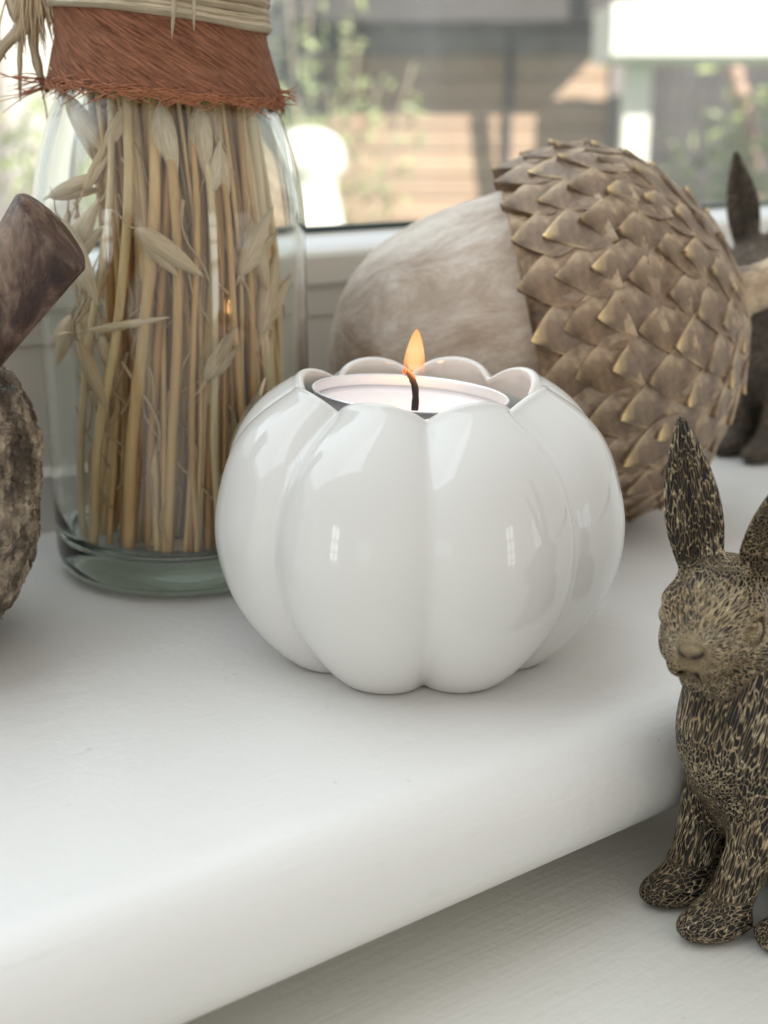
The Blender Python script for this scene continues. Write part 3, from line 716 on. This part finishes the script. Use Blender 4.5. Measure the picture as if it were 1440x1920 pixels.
def smax(a, b, k): return -smin(-a, -b, k)
class SDF:
    def __init__(s, lo, hi, h):
        s.h = h; s.lo = np.array(lo); g_ = [np.arange(a, b, h, dtype=np.float32) for a, b in zip(lo, hi)]
        s.X, s.Y, s.Z = np.meshgrid(*g_, indexing='ij'); s.F = np.full(s.X.shape, 9.0, np.float32)
    def ell(s, c, r, rot=None):
        x, y, z = s.X-c[0], s.Y-c[1], s.Z-c[2]
        if rot is not None:
            m = np.array(rot.transposed(), dtype=np.float32); x, y, z = m[0, 0]*x+m[0, 1]*y+m[0, 2]*z, m[1, 0]*x+m[1, 1]*y+m[1, 2]*z, m[2, 0]*x+m[2, 1]*y+m[2, 2]*z
        k0 = np.sqrt((x/r[0])**2+(y/r[1])**2+(z/r[2])**2); k1 = np.sqrt((x/r[0]**2)**2+(y/r[1]**2)**2+(z/r[2]**2)**2)+1e-6
        return k0*(k0-1)/k1
    def cap(s, a, b, ra, rb):
        a, b = np.array(a, np.float32), np.array(b, np.float32); d = b-a; L = float(d@d)
        t = np.clip(((s.X-a[0])*d[0]+(s.Y-a[1])*d[1]+(s.Z-a[2])*d[2])/L, 0, 1)
        return np.sqrt((s.X-a[0]-t*d[0])**2+(s.Y-a[1]-t*d[1])**2+(s.Z-a[2]-t*d[2])**2)-(ra+(rb-ra)*t)
    def add(s, f, k=0.3): s.F = smin(s.F, f, k)
    def cut(s, f, k=0.1): s.F = smax(s.F, -f, k)

# ------------------------------------------------------------------ hare figurine, looking along +x
def hare_mesh():
    D = SDF((-7.3, -3.1, -.2), (1.6, 3.1, 12.9), 0.062)
    D.add(D.ell((-4.6, 0, 2.6), (2.3, 1.9, 2.5)))                      # haunches
    D.add(D.ell((-3.2, 0, 3.9), (2.0, 1.6, 2.6), Matrix.Rotation(R(-28), 3, 'Y')), 1.0)
    D.add(D.ell((-1.55, 0, 5.15), (1.42, 1.42, 2.1), Matrix.Rotation(R(-10), 3, 'Y')), 0.8)   # chest
    for s in (-1, 1):
        D.add(D.ell((-4.3, s*1.45, 1.9), (1.8, .85, 1.7)), .3)             # thigh
        D.add(D.cap((-4.6, s*1.6, .42), (-1.9, s*1.75, .38), .5, .42), .25)   # hind foot
        D.add(D.ell((-1.75, s*1.75, .36), (.55, .45, .36)), .2)
        D.add(D.cap((-1.95, s*1.05, 4.4), (-1.6, s*.95, 2.6), .85, .60), .5)     # foreleg
        D.add(D.cap((-1.6, s*.95, 2.6), (-1.0, s*.76, .62), .58, .50), .25)
        D.add(D.ell((-.62, s*.76, .40), (.92, .54, .44)), .5)               # paw
        for dy in (-.17, .17):
            D.cut(D.cap((-.25, s*.76+dy, .65), (.25, s*.76+dy, .15), .05, .05), .07)
    D.add(D.cap((-1.6, 0, 6.2), (-1.0, -.2, 7.4), 1.15, .95), .5)         # neck
    # head, turned 20 degrees to its left (towards +y)
    A = R(36); hx = Vector((math.cos(A), math.sin(A), 0)); hy = Vector((-math.sin(A), math.cos(A), 0)); hc = Vector((-.85, -.25, 7.6))
    HS = 1.07
    def hp(f, l, z): return tuple(hc+(hx*f+hy*l+Vector((0, 0, z)))*HS)
    HR = Matrix.Rotation(A, 3, 'Z') @ Matrix.Rotation(R(22), 3, 'Y')
    D.add(D.ell(hp(-.15, 0, .15), (1.5, 1.2, 1.2), HR), .10)
    D.add(D.ell(hp(.85, 0, -.22), (.95, .80, .70), HR), .45)            # muzzle
    for s in (-1, 1):
        D.add(D.ell(hp(.1, s*.62, -.45), (.85, .55, .62), HR), .25)       # cheek
        D.add(D.ell(hp(.42, s*.80, .42), (.50, .30, .26), HR), .15)       # brow
        D.add(D.ell(hp(1.35, s*.26, -.52), (.38, .33, .30), HR), .12)     # whisker pads
        D.cut(D.ell(hp(.52, s*.98, .12), (.37, .20, .33), HR), .06)       # eye socket
        D.add(D.ell(hp(.50, s*.86, .12), (.29, .24, .27), HR), .015)       # eye
        D.cut(D.cap(hp(1.84, s*.10, -.20), hp(1.72, s*.26, -.12), .06, .04), .05)   # nostril
        D.cut(D.cap(hp(1.74, s*.03, -.62), hp(1.2, s*.66, -.66), .065, .05), .05)   # mouth
    D.add(D.ell(hp(1.66, 0, -.12), (.20, .30, .17), HR), .05)           # nose
    D.cut(D.cap(hp(1.86, 0, -.26), hp(1.76, 0, -.64), .05, .05), .05)
    D.add(D.ell(hp(.95, 0, -.82), (.62, .42, .26), HR), .15)            # chin
    # ears: long leaves with a raised middle rib
    for s in (-1, 1):
        base = Vector(hp(-.35, s*.52, 1.0)) if s < 0 else Vector(hp(-.62, .60, .95)); tip = Vector((-.30, -1.35, 12.1)) if s < 0 else Vector((-1.6, 1.75, 12.1))
        d = (tip-base); L = d.length; d.normalize(); f = (hx*.9+hy*.25).normalized(); f = (f-d*f.dot(d)).normalized(); sd = d.cross(f)
        x = D.X-base.x; y = D.Y-base.y; z = D.Z-base.z
        t = (x*d.x+y*d.y+z*d.z)/L; a_ = x*sd.x+y*sd.y+z*sd.z; b_ = x*f.x+y*f.y+z*f.z
        tc = np.clip(t, 0, 1); W_ = .30+.34*np.sin(np.pi*np.clip(tc*.78+.20, 0, 1))**1.3; W_ = W_*np.sqrt(np.clip(1-tc**3.2, 0, 1))+.015
        curl = b_-.42*a_*a_+.10*np.exp(-(a_/.10)**2)*(tc < .97)         # concave front face with a rib
        q = np.maximum(np.abs(a_)-W_, 0)
        dd = np.sqrt((np.maximum(np.abs(a_)-W_+.10, 0))**2+(np.maximum(np.abs(curl)-.05, 0))**2)-.10
        dd = np.maximum(dd, np.maximum(t*L-L, -t*L-.2))
        D.add(dd.astype(np.float32), .14)
    D.F = np.maximum(D.F, -(D.Z-0.0))
    P, Q = nets(D.F, D.lo, D.h)
    # fur direction frames
    fl = np.zeros_like(P)
    bz = P.copy(); fl[:, 0] = bz[:, 0]+.25*bz[:, 2]; fl[:, 1] = bz[:, 1]; fl[:, 2] = (bz[:, 2]-.35*bz[:, 0])*.12
    foot = P[:, 2] < 1.1
    fl[foot] = np.stack([P[foot, 0]*.3+50, P[foot, 1], P[foot, 2]*.7], 1)
    hcn = np.array(hc); rel = P-hcn
    nose = P-np.array(hp(1.9, 0, -.1)); rn = np.linalg.norm(nose, axis=1)[:, None]
    rad = nose/rn*(1.5+.30*rn)+20
    hd = (np.linalg.norm((rel@np.array(HR))/np.array([1.75, 1.5, 1.42]), axis=1) < 1.0) | (rn[:, 0] < 1.9)
    fl[hd] = rad[hd]
    er = (P[:, 2] > 8.85) & ~(np.linalg.norm((rel@np.array(HR))/np.array([1.6, 1.35, 1.3]), axis=1) < 1.0)
    fl[er] = np.stack([P[er, 0], P[er, 1]*1.0+.25*P[er, 2], P[er, 2]*.13+90], 1)
    plain = .75*np.exp(-(rn[:, 0]/.5)**4)
    def seg_d(a, b):
        a = np.array(a); b = np.array(b); d = b-a; t = np.clip(((P-a)@d)/(d@d), 0, 1); return np.linalg.norm(P-a-t[:, None]*d, axis=1)
    cr = np.zeros(len(P))
    def crease(dist, w_): np.maximum(cr, np.exp(-(dist/w_)**2), out=cr)
    crease(seg_d(hp(1.86, 0, -.26), hp(1.76, 0, -.64)), .07)
    for s_ in (-1, 1):
        crease(seg_d(hp(1.74, s_*.03, -.62), hp(1.2, s_*.66, -.66)), .08)
        crease(seg_d(hp(1.84, s_*.10, -.20), hp(1.72, s_*.26, -.12)), .08)
        e_ = np.linalg.norm(P-np.array(hp(.50, s_*.86, .12)), axis=1); crease(np.abs(e_-.37)+.03, .05)
        crease(seg_d(hp(.78, s_*.78, .02), hp(1.0, s_*.70, -.12)), .06)
    for s_ in (-1, 1): plain = np.maximum(plain, np.exp(-(np.linalg.norm(P-np.array(hp(.5, s_*.95, .12)), axis=1)/.42)**6))
    zone = np.stack([hd.astype(float), plain, cr], 1)
    return P, Q, fl, zone
def fur_mat(name, ridge, ridge2, pit):
    """antique finish: black paint left in the carved slots of the fur, worn bronze on the ridges between them"""
    m = M(name); at = m.n('ShaderNodeAttribute', attribute_name='flow'); zn = m.n('ShaderNodeAttribute', attribute_name='zone')
    sz = m.n('ShaderNodeSeparateXYZ'); m.l(zn.outputs['Vector'], sz.inputs[0]); head, plain = sz.outputs[0], sz.outputs[1]
    oc = m.coord()
    ns = m.n('ShaderNodeTexNoise'); ns.inputs['Scale'].default_value = 3.0; ns.inputs['Detail'].default_value = 3; m.l(at.outputs['Vector'], ns.inputs['Vector'])
    dv = m.n('ShaderNodeVectorMath', operation='MULTIPLY_ADD'); m.l(ns.outputs['Color'], dv.inputs[0]); dv.inputs[1].default_value = (.30, .30, .30); m.l(at.outputs['Vector'], dv.inputs[2])
    v = m.n('ShaderNodeTexVoronoi', feature='DISTANCE_TO_EDGE'); v.inputs['Scale'].default_value = 13.5; m.l(dv.outputs[0], v.inputs['Vector'])
    n2 = m.noise(dv.outputs[0], 34, 3, .6)
    d2 = m.math('ADD', v.outputs['Distance'], m.math('MULTIPLY', m.math('SUBTRACT', n2, .5), .14))
    patch = m.noise(oc, 60, 3, .6)
    thr = m.math('ADD', d2, m.math('MULTIPLY', m.math('SUBTRACT', patch, .5), .22))
    thr = m.math('SUBTRACT', thr, m.math('MULTIPLY', head, .06))
    thr = m.math('SUBTRACT', thr, m.math('MULTIPLY', plain, .28))
    mask = m.math('MULTIPLY', m.ramp(thr, [(0.03, 1), (0.125, 0)]), m.math('SUBTRACT', 1.0, sz.outputs[2]))
    c = m.mix(m.ramp(m.noise(oc, 90, 4, .6), [(0.38, 0), (0.62, 1)]), ridge, ridge2)
    c = m.mix(m.math('MULTIPLY', m.ramp(m.noise(oc, 400, 3), [(0.45, 0), (0.65, 1)]), .5), c, tuple(x*.45 for x in ridge))
    c = m.mix(m.math('MULTIPLY', plain, .5), c, (0.30, 0.23, 0.14))
    m.set(base=m.mix(mask, pit, c), rough=m.ramp(mask, [(0, .5), (1, .40)]), metal=0.5, spec=0.5)
    b = m.bump(m.ramp(d2, [(0.0, 1), (0.16, 0)]), 1.0, 0.085); m.bump(n2, .4, .03, b)
    return m.m
hp_, hq_, hf_, hz_ = hare_mesh()
FUR = fur_mat('antique_bronze_fur', (0.50, 0.37, 0.21), (0.68, 0.55, 0.37), (0.014, 0.012, 0.011))
yaw = math.atan2(-.39, -.92)
hare = mesh('hare_figurine', hp_, hq_, FUR, loc=(5.30, 20.45, -3.6), rot=(0, 0, yaw), attrs={'flow': hf_, 'zone': hz_})
hare.scale = (.78,)*3
tag(hare, 'bronze-coloured hare figurine with textured fur on the lower ledge in front', 'figurine', 'hare figurines')
h2 = copy_obj(hare, location=Vector((11.35, 40.3, 0.0))*CM, rotation_euler=(0, 0, yaw+R(12)), scale=(.80,)*3)
h2.material_slots[0].link = 'OBJECT'; h2.material_slots[0].material = fur_mat('dark_bronze_fur', (0.30, 0.235, 0.17), (0.36, 0.29, 0.21), (0.06, 0.048, 0.04))
h2['label'] = 'brown hare figurine half hidden behind the large acorn, one ear above its stalk'

# ------------------------------------------------------------------ large acorn
def antique(name, dark, mid, lite, sc_=1.0, metal=0.2, wash=(0.55, 0.50, 0.46), washamt=0.35, stretch=(1, 1, 1)):
    m = M(name); o = m.coord(scale=stretch)
    n1 = m.noise(o, 70*sc_, 6, .65, .4); n2 = m.noise(o, 22*sc_, 4, .6); n3 = m.noise(o, 260*sc_, 4, .6)
    c = m.ramp(n1, [(0.34, dark), (0.5, mid), (0.66, lite)])
    c = m.mix(m.math('MULTIPLY', m.ramp(n2, [(0.45, 0), (0.7, 1)]), washamt), c, wash)
    c = m.mix(m.math('MULTIPLY', m.ramp(n3, [(0.3, 1), (0.5, 0)]), .45), c, dark)
    m.set(base=c, rough=m.ramp(n2, [(0.3, .38), (0.7, .6)]), metal=metal, spec=.5)
    b = m.bump(n1, 1.0, .18); m.bump(n3, .6, .04, b); return m
NUTM = antique('whitewashed_nut', (0.32, 0.235, 0.17), (0.48, 0.385, 0.30), (0.66, 0.59, 0.51), metal=0.0, washamt=.6, stretch=(.6, 1, 1)).set(rough=.34, spec=.5).m
SCALEM = antique('gilded_brown_scale', (0.07, 0.04, 0.022), (0.27, 0.175, 0.10), (0.64, 0.48, 0.30), 1.0, metal=.1, washamt=.22)
# worn, paler rims on the scales
at = SCALEM.n('ShaderNodeAttribute', attribute_name='flow'); sx = SCALEM.n('ShaderNodeSeparateXYZ'); SCALEM.l(at.outputs['Vector'], sx.inputs[0])
old = SCALEM.p.inputs['Base Color'].links[0].from_socket
oi = SCALEM.n('ShaderNodeObjectInfo')
rim = SCALEM.math('MULTIPLY', SCALEM.ramp(sx.outputs[0], [(0.72, 0), (0.97, 1)]), SCALEM.math('MULTIPLY', SCALEM.ramp(oi.outputs['Random'], [(0.35, 0.15), (0.8, 1)]), SCALEM.ramp(SCALEM.noise(SCALEM.coord(), 190, 3), [(0.38, 0), (0.6, 1)])))
SCALEM.set(base=SCALEM.mix(rim, SCALEM.mix(SCALEM.math('MULTIPLY', oi.outputs['Random'], .3), old, (0.20, 0.17, 0.15)), (0.80, 0.60, 0.32)), rough=.40, metal=SCALEM.math('ADD', SCALEM.math('MULTIPLY', rim, .6), .22))
ax = Vector((math.cos(R(13))*math.cos(R(-3)), math.cos(R(13))*math.sin(R(-3)), math.sin(R(13))))
AC = (5.80, 34.5, 5.14)
axm = ax.to_track_quat('X', 'Z').to_matrix()
ac = tag(empty('acorn_ornament', AC, axm.to_euler()), 'large brown acorn ornament lying on its side behind the ceramic pumpkin', 'ornament')
def capr(a): return 5.0*math.sqrt(max(0, 1-(a/5.9)**2)) if a < 0 else 5.0*max(0, 1-(a/4.0)**1.75)**0.56
def lathe_x(prof, seg=96, nz=0.0, nf=1.0):
    V = []
    for r, x in prof:
        for k in range(seg):
            t = 2*math.pi*k/seg; q = 1+nz*mnoise.noise(Vector((x*nf, math.cos(t)*r*nf, math.sin(t)*r*nf)))
            V.append((x, r*math.cos(t)*q, r*math.sin(t)*q))
    return V, grid_faces(len(prof), seg)
nutp = [(0.01, -1.0), (4.0, -1.3)]+[(4.32*math.sin(math.acos(max(-1, min(1, -q))))**0.92, -2.6+q*4.7) for q in [-k/30 for k in range(1, 30)]]
nutp = [(0.01, -1.2), (4.0, -1.3)]
for k in range(1, 34):
    q = k/34; x = -1.2-6.2*q; nutp.append((4.28*(1-q**3.0)**0.5*(1-.02*math.sin(q*3)), x))
nutp += [(.55, -7.42), (.3, -7.62), (.01, -7.75)]
mesh('nut', *lathe_x(nutp, 128, 0.012, .8), NUTM, ac)
capp = [(3.6, -1.75), (4.2, -1.85), (capr(-1.8)-.08, -1.8)]+[(capr(a_)-.1, a_) for a_ in np.linspace(-1.6, 3.8, 30)]+[(.01, 3.9)]
cap_ = mesh('cap', *lathe_x(capp, 128, .01, 1.2), SCALEM.m, ac, attrs={'flow': [(0, 0, 0)]*(len(capp)*128)})
def scale_mesh(seed):
    rnd = random.Random(seed); n, m_ = 8, 7; V = []; fl = []
    for side in (0, 1):
        for i in range(n):
            t = i/(n-1)
            w = .60*(1-max(0, (t-.34)/.66)**1.35)*(0.75+.25*min(1, t/.3))+.06
            for j in range(m_):
                q = j/(m_-1)*2-1; x = -.62+1.36*t+(-.06*abs(q))
                z = .02+.045*t+.025*(1-q*q)*(t+.2)-.02*abs(q)+(.02*rnd.uniform(-1, 1)) if side == 0 else -.22+.05*t*t
                V.append((x, w*q*(1 if side == 0 else .9)+.02*rnd.uniform(-1, 1)*(t < .95), z)); fl.append((max(t, abs(q)*.85*(t > .3)), t, 0) if side == 0 else (0, 0, 0))
    top = grid_faces(n, m_, wrap=False); off = n*m_
    F = [tuple(reversed(f)) for f in top]+[tuple(x+off for x in f) for f in top]
    edge = [i*m_ for i in range(n)]+[(n-1)*m_+j for j in range(1, m_)]+[i*m_+m_-1 for i in range(n-2, -1, -1)]
    for a_, b_ in zip(edge[:-1], edge[1:]): F.append((a_, b_, b_+off, a_+off))
    return V, F, fl
protos = []
for s in range(4):
    V, F, fl = scale_mesh(s); o_ = mesh('scale', V, F, SCALEM.m, cap_, attrs={'flow': fl}, sharp=50); protos.append(o_)
place = []
# rows of scales from the rim back to the stalk, tips towards the nut
a_ = -1.35; row = 0
while a_ < 3.3:
    r_ = capr(max(a_, -2.5)+.35); dr = capr(a_+.05+.3)-capr(a_-.05+.3); sl = math.hypot(.1, dr)
    n_ = max(7, int(round(2*math.pi*r_/1.18)))
    for k in range(n_):
        place.append((a_, r_, 2*math.pi*(k+.5*(row % 2)+.06*random.uniform(-1, 1))/n_+.0, 2*math.pi*r_/n_/1.12, math.atan2(dr, .1)))
    a_ += .80*(.1/sl); row += 1
for k, (a_, r_, t_, s_, slope) in enumerate(place):
    tang = Vector((math.cos(slope), math.sin(slope)*math.cos(t_), math.sin(slope)*math.sin(t_)))   # along the surface, away from the nut
    nrm = Vector((-math.sin(slope), math.cos(slope)*math.cos(t_), math.cos(slope)*math.sin(t_)))
    x = -tang; y = nrm.cross(x)
    Rm = Matrix((x, y, nrm)).transposed() @ Matrix.Rotation(R(random.uniform(-8, 8)), 3, 'Z') @ Matrix.Rotation(R(random.uniform(-3, 3)), 3, 'X') @ Matrix.Rotation(R(-3+random.uniform(-1.5, 1.5)), 3, 'Y')
    o_ = protos[k] if k < 4 else copy_obj(protos[k % 4], cap_)
    sz = s_*random.uniform(.98, 1.16)
    o_.matrix_basis = Matrix.Translation(Vector((a_+.25, (r_-.02)*math.cos(t_), (r_-.02)*math.sin(t_)))*CM) @ Rm.to_4x4() @ Matrix.Diagonal((sz, sz*random.uniform(.95, 1.12), 1, 1))
stk = bez([(3.5, 0, 0.2), (4.6, 0, .35), (5.6, .1, .7), (6.4, .2, 1.1)], 14)
mesh('stalk', *tube(stk, [.95, .75, .66, .62, .6, .58, .57, .57, .58, .6, .63, .67, .7, .7], 20, wob=.05), SCALEM.m, ac)

# ------------------------------------------------------------------ dark bark-textured ornament at the left edge
BARK = antique('dark_resin_bark', (0.018, 0.013, 0.010), (0.12, 0.088, 0.06), (0.50, 0.40, 0.28), 1.5, metal=.05, washamt=.12, wash=(0.34, 0.28, 0.20))
STK = antique('dark_resin_stalk', (0.010, 0.005, 0.004), (0.065, 0.030, 0.021), (0.25, 0.17, 0.12), 1.6, metal=.0, washamt=.25, wash=(0.16, 0.13, 0.13), stretch=(1, 1, .35))
STK.set(rough=.25)
orn2 = tag(empty('bark_ornament', (-10.68, 25.0, 0.0)), 'dark brown carved ornament with wrinkled bark body and thick cut stalk', 'ornament')
N1, N2 = 220, 360; V = []; fl = []
for i in range(N1):
    la = math.pi*(i+.5)/N1-math.pi/2
    for j in range(N2):
        lo_ = 2*math.pi*j/N2
        d = Vector((math.cos(la)*math.cos(lo_), math.cos(la)*math.sin(lo_), math.sin(la)))
        e_ = 2.45; rr = (abs(d.x)**e_+abs(d.y)**e_+abs(d.z)**e_)**(-1/e_)
        q = d*4
        w1 = mnoise.noise(q*0.7+Vector((3, 1, 2))); w2 = abs(mnoise.noise(Vector((q.x*1.6+w1*2, q.y*1.6, q.z*1.2))))
        w3 = abs(mnoise.noise(Vector((q.x*4+w1*3, q.y*4+w2*3, q.z*3)))); w4 = abs(mnoise.noise(q*8+Vector((w3*2, w2*2, 0))))
        rad = rr*(3.52+.14*w1-.12*(1-min(1, w2*4.5))-.08*(1-min(1, w3*4.5))-.05*(1-min(1, w4*2.5))+.06)
        V.append((rad*d.x, rad*d.y, 3.45+rad*d.z*.99))
zmin = min(p[2] for p in V); V = [(p[0], p[1], max(p[2]-zmin*0, 0.01)) for p in V]
mesh('bark_body', V, grid_faces(N1, N2)+[tuple(reversed(range(N2))), tuple(range((N1-1)*N2, N1*N2))], BARK.m, orn2)
P = [Vector(p) for p in ((1.8, 0, 5.7), (2.45, 0, 6.4), (3.35, 0, 7.45), (4.30, 0, 8.62))]
P = bez(P, 22); V = []; seg = 48
cn = Vector((.78, -.05, .62)).normalized(); dirn = (P[-1]-P[0]).normalized(); sd = Vector((0, 1, 0)); up_ = dirn.cross(sd)
for i, p in enumerate(P):
    r_ = .80+.10*(i/21)**2-.05*math.sin(i/21*3.1)+(0.18 if i == 0 else 0)
    for k in range(seg):
        t = 2*math.pi*k/seg; q = 1+.05*mnoise.noise(Vector((math.cos(t)*1.6, math.sin(t)*1.6, i*.08)))+.015*mnoise.noise(Vector((math.cos(t)*9, math.sin(t)*9, i*.15)))
        rv = (sd*math.cos(t)+up_*math.sin(t))*r_*q
        V.append(p+rv-dirn*(rv.dot(cn)/dirn.dot(cn))*(i/21)**4)
for s_, off in ((.96, .05), (.8, .10), (.45, .12), (.02, .13)):
    for k in range(seg):
        t = 2*math.pi*k/seg; rv = (sd*math.cos(t)+up_*math.sin(t))*.90*s_*(1+.04*mnoise.noise(Vector((math.cos(t)*2, math.sin(t)*2, 5)))); V.append(P[-1]+dirn*off+rv-dirn*(rv.dot(cn)/dirn.dot(cn)))
mesh('stalk', V, grid_faces(26, seg), STK.m, orn2)
